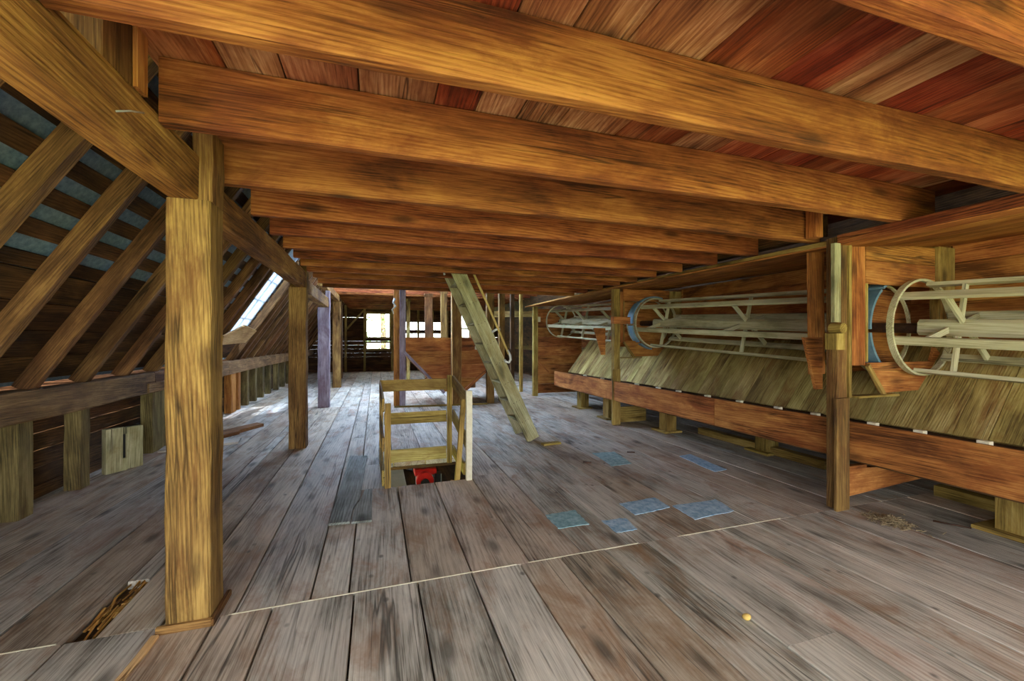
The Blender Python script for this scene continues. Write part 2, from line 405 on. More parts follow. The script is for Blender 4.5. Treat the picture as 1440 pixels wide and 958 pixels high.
for (ya, yb) in ((Y0, NW0), (NW1, SKY0 - 0.02), (SKY1 + 0.02, Y1)):
    x = -2.86
    while x < XT:
        low = x < -2.42
        w = R.uniform(0.125, 0.15) if low else R.uniform(0.055, 0.075)
        for c, d in zip([ya] + ([4.2] if 1 < ya < 4 else []), ([4.2] if 1 < ya < 4 else []) + [yb]):
            slab_on_roof('roof_board' if low else 'lath', 'dark', x, x + w, c, d - 0.004, 0.155, 0.025)
        x += w + (0.006 if low else R.uniform(0.05, 0.065))
    for k in range(int((yb - ya) / 0.8) + 1):
        c = ya + k * 0.8; d = min(c + 0.8, yb)
        if d > c: slab_on_roof('metal_sheet', 'sheet', -2.9, XT, c, d, 0.18 + 0.002 * (k % 2), 0.004)
slab_on_roof('metal_sheet', 'sheet', -2.9, -2.55, NW0, NW1, 0.18, 0.004)
slab_on_roof('metal_sheet', 'sheet', -1.45, XT, NW0, NW1, 0.18, 0.004)
portal('daylight_portal', (-2.12, (NW0 + NW1) / 2, 2.32), (SL, 0, -1), NW1 - NW0, 2.0)
slab_on_roof('metal_sheet', 'sheet', -2.9, -2.6, SKY0, SKY1, 0.18, 0.004)
slab_on_roof('metal_sheet', 'sheet', -1.62, XT, SKY0, SKY1, 0.18, 0.004)
slab_on_roof('roof_board', 'dark', -2.86, -2.62, SKY0, SKY1, 0.155, 0.025)
# the glazed skylight with its battens
sky = meta(empty('window_1', (-2.2, 9.3, 2.0)), 'long pale skylight glazing between the rafters of the left roof', kind='structure')
(ax, az), (bx, bz) = roofp(-2.6, 0.2), roofp(-1.62, 0.2)
for k in range(3):
    ya = SKY0 + k * 0.5
    timber('pane', 'glass', (ax, ya + 0.25, az), (bx, ya + 0.25, bz), 0.485, 0.005, sky, up=Vector((-SL, 0, 1)), ch=0.001)
for k in range(4):
    ya = SKY0 + k * 0.5
    timber('glazing_bar', 'white', (ax, ya, az), (bx, ya, bz), 0.03, 0.05, sky, up=Vector((-SL, 0, 1)))
for t in (0.0, 0.25, 0.5, 0.75, 1.0):
    x, z = ax + (bx - ax) * t, az + (bz - az) * t
    timber('glazing_bar', 'white', (x, SKY0, z), (x, SKY1, z), 0.022, 0.03, sky, up=Vector((-SL, 0, 1)))
# upper roof and the right hand slope close the loft
def quad(name, pts, th, mat, parent=None):
    o = Vector(pts[0]); xa = (Vector(pts[1]) - o); ya = Vector(pts[3]) - o
    return prism(name, mat, [(0, 0), (xa.length, 0), (xa.length, ya.length), (0, ya.length)], o, xa, ya, th, parent)
meta(quad('roof_upper', [(-1.75, Y0, 3.38), (-1.75, 9.5, 3.38), (2, 9.5, 5.2), (2, Y0, 5.2)], -0.04, 'dark'), 'upper roof slope above the loft', kind='structure')
meta(quad('roof_upper', [(-1.75, 15.0, 3.38), (-1.75, Y1, 3.38), (2, Y1, 5.2), (2, 15.0, 5.2)], -0.04, 'dark'), 'upper roof slope above the far gable', kind='structure')
sk2 = meta(empty('window_4', (0.1, 12.2, 4.3)), 'milky roof light added out of view above the far room', kind='structure')  # added out of view to brighten the far room
for k in range(5):
    quad('pane', [(-1.75, 9.5 + 1.1 * k, 3.38), (-1.75, 10.57 + 1.1 * k, 3.38), (2, 10.57 + 1.1 * k, 5.2), (2, 9.5 + 1.1 * k, 5.2)], -0.006, 'milky', sk2)
    quad('glazing_bar', [(-1.75, 10.57 + 1.1 * k, 3.37), (-1.75, 10.6 + 1.1 * k, 3.37), (2, 10.6 + 1.1 * k, 5.19), (2, 10.57 + 1.1 * k, 5.19)], -0.05, 'white', sk2)
meta(quad('roof_upper', [(2, Y0, 5.2), (2, Y1, 5.2), (5.4, Y1, 3.55), (5.4, Y0, 3.55)], -0.04, 'dark'), 'upper roof slope above the loft', kind='structure')
rr = meta(empty('roof_right', (6, 9, 2)), 'roof slope behind the long bolting chest', kind='structure')
quad('roof_board', [(6.5, Y0, 1.05), (6.5, Y1, 1.05), (5.3, Y1, 3.6), (5.3, Y0, 3.6)], 0.04, 'dark', rr)
wr = meta(empty('wall_right', (6.4, 9, 0)), 'low board wall under the right roof slope', kind='structure')
for k in range(6):
    box('board', 'dark', (6.4, Y0, k * 0.19 - 0.05), (6.43, Y1, k * 0.19 + 0.138), wr, axis=1)

# ------------------------------------------------------------------ left knee wall
wl = meta(empty('wall_left', (-2.95, 9, 0)), 'low knee wall of dark boards, studs and a heavy plate', kind='structure')
for k in range(7):
    z0 = -0.04 + k * 0.165
    ys = [Y0, 3.2 + 0.3 * (k % 3), 8.1 + 0.4 * (k % 2), 14.2, Y1]
    for c, d in zip(ys, ys[1:]):
        timber('board', 'dark', (-3.07 + R.uniform(-0.006, 0.006), c + 0.002, z0 + 0.08), (-3.07, d - 0.002, z0 + 0.08), 0.022, 0.157 + R.uniform(-0.006, 0.004), wl)
box('leak_backing', 'dark', (-3.14, Y0, -0.1), (-3.12, Y1, 1.2), wl, axis=1)  # unseen backing added to stop light leaking between the boards
for c, d in ((Y0, 2.2), (2.21, 6.75), (6.76, 9.7), (9.71, 15.0), (15.01, Y1)):
    timber('plate', 'plate', (-2.87, c, 0.945), (-2.87, d, 0.945 + R.uniform(-0.004, 0.004)), 0.19, 0.265, wl, seg=8, jit=0.008, ch=0.012)
timber('plate_scarf', 'plate', (-2.765, 6.55, 0.885), (-2.765, 7.3, 0.885), 0.02, 0.12, wl)
for (y, w) in ((2.4, 0.15), (3.3, 0.15), (3.98, 0.15), (4.66, 0.17), (5.43, 0.16), (7.0, 0.42), (8.6, 0.15), (10.15, 0.3), (10.55, 0.16), (11.2, 0.15), (11.9, 0.15), (12.6, 0.15), (13.4, 0.16), (14.4, 0.15), (15.3, 0.15), (16.3, 0.15), (17.4, 0.15), (18.6, 0.15), (20, 0.15)):
    box('stud', 'chest' if abs(y - 10.2) < 0.5 else 'stud', (-2.955, y - w / 2, 0), (-2.82, y + w / 2, 0.81), wl, axis=2, seg=4, jit=0.004, ch=0.008)  # studs by the sun patch: warm bounced light put into their orange colour

# ------------------------------------------------------------------ far gable
wb = meta(empty('wall_back', (1.5, Y1, 0)), 'far gable wall of gapped horizontal boards letting light through', kind='structure')
def gable_row(z0, z1, holes):
    x = -3.1; segs = []
    for (a, b_) in holes: segs.append((x, a)); x = b_
    segs.append((x, 6.5))
    for a, b_ in segs:
        if b_ - a > 0.05: timber('board', 'dark', (a, Y1, (z0 + z1) / 2), (b_, Y1, (z0 + z1) / 2 + (0 if z0 < 0.6 else R.choice([0, 0, 0, 0, 0, 0.01]))), 0.025, z1 - z0 - (0.0 if z0 < 0.6 else R.choice([0.0, 0.0, 0.0, 0.0, 0.0, 0.0, 0.002, 0.003, 0.022])), wb)
z = -0.05
rows = []
while z < 5.3:
    h = 0.19; rows.append((z, z + h)); z += h
W1 = (-0.44, 0.70)
for (z0, z1) in rows:
    holes = []
    zc = (z0 + z1) / 2
    if 1.06 < zc < 1.42 or 1.62 < zc < 2.86: holes.append(W1)
    if 1.70 < zc < 1.93 or 2.08 < zc < 2.42: holes.append((1.2, 3.4))
    if 1.70 < zc < 2.96: holes.append((4.15, 4.75))
    gable_row(z0, z1, holes)
for x in (-1.35, -0.5, 0.78, 1.15, 2.05, 2.75, 3.5, 4.08, 4.82):
    box('stud', 'olive', (x - 0.05, Y1 - 0.13, 0), (x + 0.05, Y1 - 0.02, 3.2), wb, axis=2)
timber('diagonal_brace', 'olive', (-1.3, Y1 - 0.1, 2.05), (-0.55, Y1 - 0.1, 2.95), 0.08, 0.12, wb, up=(0, 1, 0))
for n, (a, b_, c, d) in enumerate(((W1[0], W1[1], 1.63, 2.86), (W1[0], W1[1], 1.06, 1.42))):
    wf = meta(empty('window_%d' % (n + 2), ((a + b_) / 2, Y1, c)), 'bright unglazed window opening in the far gable', kind='structure')
    for (p, q) in (((a, c), (a, d)), ((b_, c), (b_, d)), ((a, c), (b_, c)), ((a, d), (b_, d))):
        timber('frame', 'olive', (p[0], Y1 - 0.03, p[1]), (q[0], Y1 - 0.03, q[1]), 0.09, 0.09, wf, up=(0, 1, 0))
box('crossbar', 'olive', (4.08, Y1 - 0.05, 2.08), (4.82, Y1 - 0.01, 2.14), wb)

# gable behind the camera with its wide hay doors standing open
wfz = meta(empty('wall_front', (1.5, Y0, 0)), 'near gable with wide open hay doors behind the viewpoint', kind='structure')
for k in range(14):
    z0 = 2.65 + k * 0.19
    box('board', 'dark', (-3.1, Y0 - 0.03, z0), (6.5, Y0, z0 + 0.188), wfz, axis=0)
for k in range(14):
    z0 = -0.05 + k * 0.19
    box('board', 'dark', (-3.1, Y0 - 0.03, z0), (-2.3, Y0, z0 + 0.188), wfz, axis=0)
    box('board', 'dark', (5.3, Y0 - 0.03, z0), (6.5, Y0, z0 + 0.188), wfz, axis=0)

# outdoors seen through the openings
meta(quad('ground_outside', [(-60, -60, -3.4), (60, -60, -3.4), (60, 80, -3.4), (-60, 80, -3.4)], -0.1, 'ground'), 'grass ground outside the mill', kind='structure')

# ------------------------------------------------------------------ posts and plates of the left row
def post(y, x0, x1, d, top, mat, label, neck=True):
    o = empty('timber_post', ((x0 + x1) / 2, y + d / 2, 0), label, 'post', 'posts of the left row')
    box('shaft', mat, (x0, y, 0), (x1, y + d, top), o, axis=2, seg=12, jit=0.005, ch=0.012)
    if neck: box('neck', mat, (x1 - 0.085, y + 0.01, top), (x1 + 0.005, y + d - 0.01, top + 0.38), o, axis=2, seg=4, jit=0.003, ch=0.006)
    return o
p1 = post(2.60, -1.03, -0.83, 0.21, 2.238, 'post', 'large yellow brown timber post nearest the camera on the left')
timber('base_strip', 'post', (-1.06, 2.588, 0.02), (-0.82, 2.588, 0.02), 0.024, 0.04, p1)
timber('base_strip', 'post', (-0.817, 2.58, 0.018), (-0.817, 2.86, 0.018), 0.024, 0.036, p1)
post(6.44, -1.14, -0.92, 0.2, 2.238, 'post', 'second timber post from the camera, beside the sunlit floor under the skylight')
post(10.2, -1.22, -0.98, 0.2, 2.238, 'greypost', 'silvery weathered timber post coloured purple for the skylight, third in the left row')
post(14.4, -1.30, -1.05, 0.22, 2.74, 'post', 'brown timber post farthest down the left row', neck=False)
def plate(y0, y1, x0, x1, z0, z1, label):
    o = box('plate_beam', 'beam', (x0, y0, z0), (x1, y1, z1), None, axis=1, seg=9, jit=0.006, ch=0.012)
    return meta(o, label, 'beam', 'plate beams over the left posts')
pa = plate(Y0, 2.645, -1.025, -0.885, 2.24, 2.478, 'hewn plate beam in the upper left corner, ending on the nearest post')
tube('bent_wire', 'wire', [(-0.881, 1.86, 2.318), (-0.879, 1.95, 2.366), (-0.881, 2.05, 2.410)], 0.0035, pa, n=6)
plate(2.83, 6.50, -1.06, -0.925, 2.24, 2.47, 'hewn plate beam between the nearest post and the second post')
plate(6.66, 10.27, -1.16, -1.0, 2.24, 2.46, 'short looking plate beam between the second post and the silvery post')
plate(10.42, 14.6, -1.25, -1.1, 2.75, 2.95, 'far plate beam running from the silvery post to the farthest post')
o = empty('upper_stud', (-0.95, 1.9, 2.478), 'short dark upright stud standing on the nearest plate beam', 'stud')
box('shaft', 'rafter', (-1.03, 1.80, 2.478), (-0.89, 2.06, 2.71), o, axis=2); box('edge_strip', 'chest', (-0.888, 1.98, 2.478), (-0.87, 2.06, 2.71), o, axis=2)

# ------------------------------------------------------------------ the bolting chest along the right side
ch = empty('bolting_chest', (4.8, 5, 0), 'long open wooden flour bolting chest with sloping floor along the right wall', 'machine')
AX = 4.97
az_ = lambda y: 1.63 + 0.05 * (y - 2.68)
CX = 5.66
for (y, x0, x1) in ((2.64, 3.86, 4.0), (6.55, 4.02, 4.16), (10.57, 4.02, 4.17)):
    box('post', 'post' if y < 5 else 'guard', (x0 + 0.03, y, 0.0), (x1 + 0.01, y + 0.1, 2.42), ch, axis=2, seg=6, jit=0.002)
    if y < 9: box('post_foot', 'post' if y < 5 else 'guard', (x0 - 0.02, y - 0.03, 0), (x1 + 0.0, y - 0.001, 0.99), ch, axis=2)
timber('bearing_block', 'guard', (3.80, 2.60, 1.42), (3.80, 2.60, 1.56), 0.11, 0.1, ch, up=(0, 1, 0))
cyl('bearing_pin', 'guard', (3.80, 2.58, 1.605), (0, 1, 0), 0.045, 0.1, ch)
box('jamb_strip', 'ladder', (3.80, 2.60, 1.66), (3.875, 2.638, 2.35), ch, axis=2)
box('jamb_strip', 'guard', (4.012, 2.62, 0.99), (4.045, 2.66, 2.35), ch, axis=2)
box('post_neck', 'chest', (3.78, 2.75, 2.44), (3.87, 2.85, 2.70), ch, axis=2)
timber('bearing_block', 'chest', (4.0, 6.53, 1.86), (4.34, 6.53, 1.86), 0.09, 0.12, ch)
for (a, b_) in ((-3.0, 2.63), (2.65, 6.54), (6.56, 10.6)):
    xx = 3.86 if a < 2.6 else 4.03 if a > 6 else 3.95
    if a < 2.6: timber('front_rail', 'joist', (3.89, a, 2.39), (3.89, b_, 2.39), 0.04, 0.08, ch, seg=5, jit=0.002)
    else: timber('front_rail', 'guard', (3.93 if a < 6 else 4.05, a, 2.385 if a < 6 else 2.455), (4.05, b_, 2.455), 0.03, 0.045, ch, seg=5, jit=0.002)
# canopy boards run lengthwise, rising a little to the back
for k in range(7):
    xa = 3.92 + k * 0.25; za = 2.365 + 0.018 * k
    for (a, b_) in ((-3.0, 2.70), (2.73, 6.62), (6.65, 10.9)):
        timber('canopy_board', 'chest', (xa + 0.122, a, za + (0.0 if a < 2.6 else 0.0 if a < 6 else 0.07)), (xa + 0.122, b_, za + (0.0 if a < 2.6 else 0.07)), 0.242, 0.02, ch, up=(-0.07, 0, 1))
# back boards
for k in range(6):
    z0 = 1.30 + k * 0.2
    for (a, b_) in ((-3.0, 2.71), (2.73, 6.7), (6.72, 10.9)):
        box('back_board', 'chest', (CX + R.uniform(0, 0.006), a, z0), (CX + 0.025, b_, z0 + 0.196), ch, axis=1)
# sloping floor boards, each runs down the slope
sx0, sz0, sx1, sz1 = 4.90, 0.655, 5.56, 1.50
y = -3.0
while y < 10.15:
    w = R.uniform(0.17, 0.27); e = min(y + w, 10.2)
    timber('slope_board', 'olive', (sx0, (y + e) / 2, sz0 + R.uniform(-0.004, 0.004)), (sx1, (y + e) / 2, sz1), e - y - 0.004, 0.022, ch, up=(-1.28, 0, 1))
    y = e
timber('slope_sill', 'dark', (4.88, -3, 0.60), (4.88, 10.2, 0.60), 0.08, 0.07, ch)
timber('trough_bottom', 'dark', (4.48, -3, 0.43), (4.48, 9.14, 0.43), 0.82, 0.025, ch)
# long front fascia of the trough and its spacer blocks
for (a, b_) in ((-3.0, 4.2), (4.205, 9.14)):
    timber('fascia_board', 'chest', (4.045, a, 0.607), (4.045, b_, 0.607), 0.04, 0.335, ch, seg=4, jit=0.002)
for y in (1.35, 1.75, 2.12, 2.45, 2.95, 3.35, 3.85, 4.35, 4.9, 5.35, 5.9, 7.0, 7.7):
    box('spacer_block', 'block', (4.068, y, 0.72), (4.118, y + 0.07, 0.792), ch)
# legs under the trough
for (x, y) in ((4.62, 1.76), (4.2, 7.0), (4.3, 8.3), (4.5, 5.7), (4.9, 4.2)):
    box('leg', 'guard', (x, y, 0.03), (x + 0.19, y + 0.2, 0.415), ch, axis=2)
    box('leg_pad', 'guard', (x - 0.08, y - 0.06, 0.0), (x + 0.25, y + 0.3, 0.03), ch)
prism('cross_tie', 'chest', [(0, 0.06), (1.2, 0.13), (1.2, 0.24), (0.36, 0.31), (0.36, 0.34), (0, 0.34)], (4.02, 2.76, 0), (1, 0, 0), (0, 0, 1), 0.05, ch)
box('cross_tie', 'guard', (4.18, 6.6, 0.02), (4.75, 6.64, 0.3), ch)
for k, (x, ya, yb) in enumerate(((5.2, 0.5, 2.6), (5.0, 3.5, 5.5))):
    timber('ground_sill', 'guard', (x, ya, 0.05), (x, yb, 0.05), 0.12, 0.1, ch)
# bulkheads that carry the reels
def bulkhead(y, full):
    zc = az_(y); t = 0.03
    P2 = lambda nm, mt, pts, yy=y, th=t: prism(nm, mt, pts, (0, yy, 0), (1, 0, 0), (0, 0, 1), -th, ch)
    box('bulkhead_upright', 'chest', (4.10, y, zc - 0.36), (4.345, y + t, 2.40), ch, axis=2)
    box('bulkhead_upright', 'guard', (4.345, y - 0.012, zc - 0.33), (4.365, y + t, zc + 0.40), ch, axis=2)
    box('bulkhead_board', 'chest', (4.35, y, zc + 0.40), (5.36, y + t, zc + 0.62), ch)
    if zc + 0.62 < 2.40: box('bulkhead_board', 'chest', (4.35, y, zc + 0.624), (5.36, y + t, min(2.43, zc + 0.83)), ch)
    box('bulkhead_post', 'guard', (5.365, y - 0.03, 1.45), (5.62, y + 0.05, 2.44), ch, axis=2, seg=4, jit=0.003)
    P2('bulkhead_foot', 'chest', [(4.36, zc - 0.34), (4.57, zc - 0.63), (5.10, zc - 0.62), (5.44, zc - 0.26), (5.36, zc - 0.2), (5.3, zc - 0.34)])
    timber('foot_strip', 'guard', (4.34, y - 0.02, zc - 0.36), (4.57, y - 0.02, zc - 0.65), 0.04, 0.03, ch, up=(0, 1, 0))
    timber('foot_strip', 'guard', (4.15, y - 0.02, zc - 0.645), (4.7, y - 0.02, zc - 0.645), 0.1, 0.02, ch)
    P2('bulkhead_foot', 'chest', [(3.86, zc - 0.1), (4.1, zc - 0.1), (4.1, zc - 0.6), (4.02, zc - 0.6)], y + 0.22)
    box('inner_board', 'chest', (4.45, y + 0.34, zc - 0.45), (5.62, y + 0.37, zc - 0.02), ch)
    box('inner_board', 'chest', (4.45, y + 0.34, zc - 0.016), (5.62, y + 0.37, zc + 0.42), ch)
bulkhead(2.70, True)
timber('side_board', 'chest', (4.13, 3.0, 1.17), (4.11, 3.0, 2.40), 0.2, 0.03, ch, up=(0, 1, 0))
bulkhead(6.72, True)
# far end of the chest
for k in range(9):
    z0 = 0.03 + k * 0.262
    box('end_board', 'chest', (4.17, 10.9, z0), (CX, 10.925, z0 + 0.257), ch, axis=0)
timber('end_brace', 'chest', (4.2, 10.88, 1.02), (4.62, 10.88, 0.62), 0.03, 0.05, ch, up=(0, 1, 0))
box('end_block', 'block', (4.22, 10.84, 2.02), (4.36, 10.9, 2.16), ch)

# ------------------------------------------------------------------ the three reels
def reel(y0, y1, label, ny, collar):
    """runs from its hoop at y0 towards the camera to y1"""
    o = empty('bolting_reel', (AX, y0, az_(y0)), label, 'reel', 'bolting reels in the chest')
    A = Vector((AX, y0, az_(y0))); B = Vector((AX, y1, az_(y1)))
    sh = timber('shaft', 'reel', A + Vector((0, 0.0, 0)), B, 0.15, 0.15, o, ch=0.044)
    gl_ = 0.44 if collar else 0.12
    cyl('gudgeon', 'iron', A + Vector((0, gl_ / 2, 0)), (0, 1, 0.05), 0.05, gl_, o)
    ring('hoop', 'reel', A, 0.442, 0.463, -0.02, 0.03, o)
    for k in range(6):
        a = math.radians(17 + 60 * k); d = Vector((math.cos(a), 0, math.sin(a)))
        timber('slat', 'reel', A + d * 0.42, B + d * 0.42, 0.075, 0.034, o, up=d, ch=0.003)
    for j in range(ny):
        C = A.lerp(B, (j + 0.12) / ny)
        for k in range(6):
            a = math.radians(17 + 60 * k); d = Vector((math.cos(a), 0, math.sin(a)))
            dy = Vector((0, -0.05 * (k % 3), 0))
            timber('spoke', 'reel', C + d * 0.06 + dy, C + d * 0.405 + dy, 0.055, 0.024, o, up=(0, 1, 0), ch=0.002)
    if collar:
        for q, (a0, a1) in enumerate(((70, 128), (132, 182), (186, 226), (232, 262))):
            ring('tin_collar', 'tin', A + Vector((0, collar, 0)), 0.475, 0.5, 0.0, 0.14 + 0.02 * (q % 2), o, math.radians(a0), math.radians(a1), 10)
        ring('hoop', 'reel', A + Vector((0, collar + 0.2, 0)), 0.452, 0.468, 0, 0.03, o)
    return o
reel(2.60, -2.9, 'nearest pale slatted reel, running out of the picture at the right edge', 3, 0.14)
reel(6.60, 3.12, 'middle pale slatted reel with blue tin collar on its hoop', 2, 0.03)
reel(10.78, 7.15, 'farthest and smallest looking slatted reel beside the dark end panel', 3, 0)

# ------------------------------------------------------------------ stair guard round the hatch
g = empty('stair_guard', (0.55, 4.9, 0), 'rough timber guard rail around the floor hatch', 'railing')
box('post', 'guard', (0.09, 4.43, 0), (0.15, 4.47, 0.86), g, axis=2, seg=3, jit=0.002)
box('post', 'block', (0.925, 4.42, 0), (0.99, 4.468, 0.96), g, axis=2, seg=3, jit=0.002)
box('post', 'guard', (0.045, 5.345, 0), (0.09, 5.40, 1.0), g, axis=2)
box('post', 'guard', (0.865, 5.30, -0.05), (0.925, 5.344, 1.06), g, axis=2)
box('rail', 'guard', (0.05, 5.346, 0.875), (0.86, 5.37, 1.015), g, seg=3, jit=0.002)
box('rail', 'guard', (0.1, 5.346, 0.468), (0.86, 5.37, 0.61), g, seg=3, jit=0.002)
box('toe_board', 'olive', (0.1, 5.346, -0.05), (0.86, 5.37, 0.155), g)
timber('rail', 'guard', (0.075, 4.45, 0.84), (0.055, 5.34, 0.935), 0.024, 0.14, g)
timber('rail', 'guard', (0.075, 4.45, 0.44), (0.055, 5.34, 0.53), 0.024, 0.14, g)
timber('rail', 'guard', (0.075, 4.45, 0.1), (0.055, 5.34, 0.12), 0.024, 0.16, g)
timber('rail', 'guard', (0.94, 4.475, 0.86), (0.945, 5.34, 0.98), 0.026, 0.15, g)
timber('rail', 'guard', (0.94, 4.475, 0.40), (0.945, 5.34, 0.545), 0.026, 0.15, g)
timber('rail', 'guard', (0.94, 4.6, 0.07), (0.945, 5.34, 0.1), 0.026, 0.13, g)
timber('brace', 'guard', (0.84, 4.50, -0.02), (0.915, 4.52, 0.86), 0.055, 0.045, g, up=(0, 1, 0))
timber('lower_cleat', 'tan', (0.78, 4.56, -0.05), (0.9, 4.5, -0.06), 0.04, 0.05, g)

# red engine on the landing under the hatch
e = empty('engine', (0.66, 6.15, -0.68), 'small red engine seen through the floor hatch', 'engine')
box('base_frame', 'black', (0.48, 6.0, -0.68), (0.88, 6.35, -0.62), e)
box('crankcase', 'steel', (0.56, 6.02, -0.62), (0.80, 6.3, -0.46), e, ch=0.02)
cyl('fan_housing', 'red', (0.66, 5.99, -0.47), (0, 1, 0), 0.12, 0.08, e, 28)
cyl('starter_cover', 'black', (0.66, 5.94, -0.49), (0, 1, 0), 0.06, 0.03, e)
box('fuel_tank', 'red', (0.53, 6.04, -0.42), (0.83, 6.3, -0.33), e, ch=0.03)
box('air_filter', 'black', (0.80, 6.0, -0.58), (0.90, 6.14, -0.40), e, ch=0.015)
cyl('fuel_cap', 'black', (0.68, 6.16, -0.315), (0, 0, 1), 0.03, 0.04, e)
tube('carburettor_pipe', 'steel', [(0.60, 5.93, -0.60), (0.63, 5.90, -0.55), (0.69, 5.90, -0.56), (0.74, 5.93, -0.62)], 0.018, e)
meta(box('white_sheet', 'white', (-0.02, 5.9, -0.68), (0.44, 7.6, -0.655), None), 'white painted board lying below the hatch', 'board')
o = empty('dark_drum', (0.66, 7.3, -0.68), 'dark drum in the shadow below the hatch beside the engine', 'drum')
cyl('drum_body', 'black', (0.66, 7.3, -0.48), (0, 0, 1), 0.17, 0.4, o, 24); cyl('drum_lid', 'black', (0.66, 7.3, -0.275), (0, 0, 1), 0.18, 0.02, o, 24)

# ------------------------------------------------------------------ ladder stair up to the ceiling
ld = empty('ladder', (2.2, 6.1, 0), 'steep greenish wooden ladder leaning up to the ceiling joists', 'ladder')
LA, LB = Vector((2.245, 0, 0.0)), Vector((1.015, 0, 2.68))
dirL = (LB - LA).normalized(); nrm = Vector((dirL.z, 0, -dirL.x))
for yy in (5.88, 6.42):
    s_ = timber('stringer', 'ladder', LA + Vector((0.0, yy, 0.02)), LB + Vector((0.0, yy, 0)), 0.2, 0.04, ld, up=(0, 1, 0), seg=6, jit=0.002)
    if yy < 6:
        for t in range(1, 9):
            c = LA.lerp(LB, t / 9.3) + Vector((0, yy - 0.021, 0.02))
            for q in (-0.05, 0, 0.05):
                cyl('nail_head', 'iron', c + nrm * q, (0, 1, 0), 0.006, 0.006, s_, 6)
for t in range(1, 10):
    c = LA.lerp(LB, t / 9.3)
    box('tread', 'ladder', (c.x - 0.1, 5.902, c.z), (c.x + 0.1, 6.398, c.z + 0.025), ld, axis=1)
hr = tube('handrail', 'pipe', [(1.28, 5.84, 2.55), (1.55, 5.84, 1.98), (1.85, 5.84, 1.30)], 0.017, ld)
tube('hook', 'wire', [(1.83, 5.84, 1.36), (1.87, 5.84, 1.28), (1.88, 5.84, 1.22), (1.85, 5.84, 1.18), (1.81, 5.85, 1.19), (1.79, 5.86, 1.22)], 0.02, hr)
tube('bracket', 'wire', [(1.60, 5.86, 1.62), (1.66, 5.85, 1.66), (1.72, 5.84, 1.665)], 0.018, ld)
tube('rope_lashing', 'rope', [(0.82, 5.75, 2.50), (0.87, 5.74, 2.46), (0.86, 5.73, 2.44), (0.93, 5.74, 2.50), (0.98, 5.76, 2.53), (1.08, 5.80, 2.53)], 0.016, ld)
tube('rope_lashing', 'rope', [(0.90, 5.76, 2.40), (0.88, 5.74, 2.47), (0.95, 5.75, 2.52), (1.02, 5.78, 2.50)], 0.014, ld)

# ------------------------------------------------------------------ hopper in the middle distance
hp = empty('grain_hopper', (1.6, 10, 0), 'wooden grain hopper with V shaped bottom between tall posts', 'hopper')
HYF = 9.84
def hx(z): return (0.66 if z > 1.2 else 0.66 + (1.2 - z) * 0.95, 2.66 if z > 0.88 else 2.66 - (0.88 - z) * 1.25)
for (yy) in (HYF, 11.2):
    zs = [0.30, 0.62, 0.93, 1.25, 1.57]
    for z0, z1 in zip(zs, zs[1:]):
        zb = sorted({z0 + 0.003, z1 - 0.003} | {q for q in (0.88, 1.2) if z0 < q < z1})
        pts = [(hx(q)[0], q) for q in zb] + [(hx(q)[1], q) for q in reversed(zb)]
        prism('hopper_board', 'chest', pts, (0, yy, 0), (1, 0, 0), (0, 0, 1), -0.025, hp)
for (a, b_) in (((0.62, 1.24), (1.53, 0.28)), ((2.68, 0.90), (1.98, 0.28))):
    timber('slant_side', 'chest', (a[0], (HYF + 11.2) / 2, a[1]), (b_[0], (HYF + 11.2) / 2, b_[1]), 1.36, 0.03, hp)
    timber('slant_trim', 'greypost' if a[0] < 1 else 'chest', (a[0], HYF - 0.03, a[1]), (b_[0], HYF - 0.03, b_[1]), 0.07, 0.06, hp)
for (x0, x1, yy, mt) in ((0.40, 0.53, 9.95, 'chest'), (0.52, 0.65, 9.78, 'greypost'), (1.70, 1.90, 9.6, 'post'), (2.52, 2.70, 9.66, 'post')):
    box('post', mt, (x0, yy, 0), (x1, yy + 0.12, 3.0), hp, axis=2, seg=6, jit=0.003, ch=0.008)
box('post', 'tan', (1.665, 9.6, 0), (1.695, 9.7, 3.0), hp, axis=2)
timber('floor_sill', 'guard', (0.4, 9.72, 0.018), (2.5, 9.56, 0.018), 0.05, 0.035, hp)
box('bolt_plate', 'block', (2.26, HYF - 0.045, 1.28), (2.45, HYF - 0.024, 1.36), hp)

# loose studs and uprights in the far room
def upright(x, y, w, d, z1, mat, label):
    o = empty('upright_stud', (x, y, 0), label, 'stud', 'uprights in the far room')
    box('shaft', mat, (x - w / 2, y - d / 2, 0), (x + w / 2, y + d / 2, z1 - 0.1), o, axis=2, seg=4, jit=0.003)
    box('head', mat, (x - w / 2 - 0.02, y - d / 2 - 0.01, z1 - 0.1), (x + w / 2 + 0.02, y + d / 2 + 0.01, z1), o, axis=2)
upright(2.98, 10.0, 0.14, 0.12, 3.0, 'post', 'upright behind the lower handrail end of the ladder')
upright(3.55, 10.9, 0.11, 0.10, 3.0, 'dark', 'thin dark upright between the ladder and the chest end')
upright(4.05, 11.6, 0.09, 0.10, 3.0, 'guard', 'pale thin upright close beside the end of the bolting chest')
upright(1.62, 13.6, 0.24, 0.15, 3.0, 'rafter', 'wide brown upright above the hopper, backlit by the gable')
upright(1.95, 12.6, 0.18, 0.14, 3.0, 'post', 'upright above the hopper right next to the middle hopper post')
upright(1.12, 15.5, 0.12, 0.10, 3.0, 'olive', 'narrow upright above the left half of the hopper')
upright(-1.38, 18.0, 0.26, 0.2, 3.0, 'rafter', 'broad upright by the diagonal brace in the far left corner')
upright(2.95, 13.2, 0.18, 0.18, 3.0, 'rafter', 'short looking dark upright seen under the hopper on its right')
meta(timber('tie_board', 'olive', (3.0, 13.35, 2.35), (5.2, 13.35, 2.4), 0.05, 0.2), 'pale horizontal tie board high between far uprights', 'board')
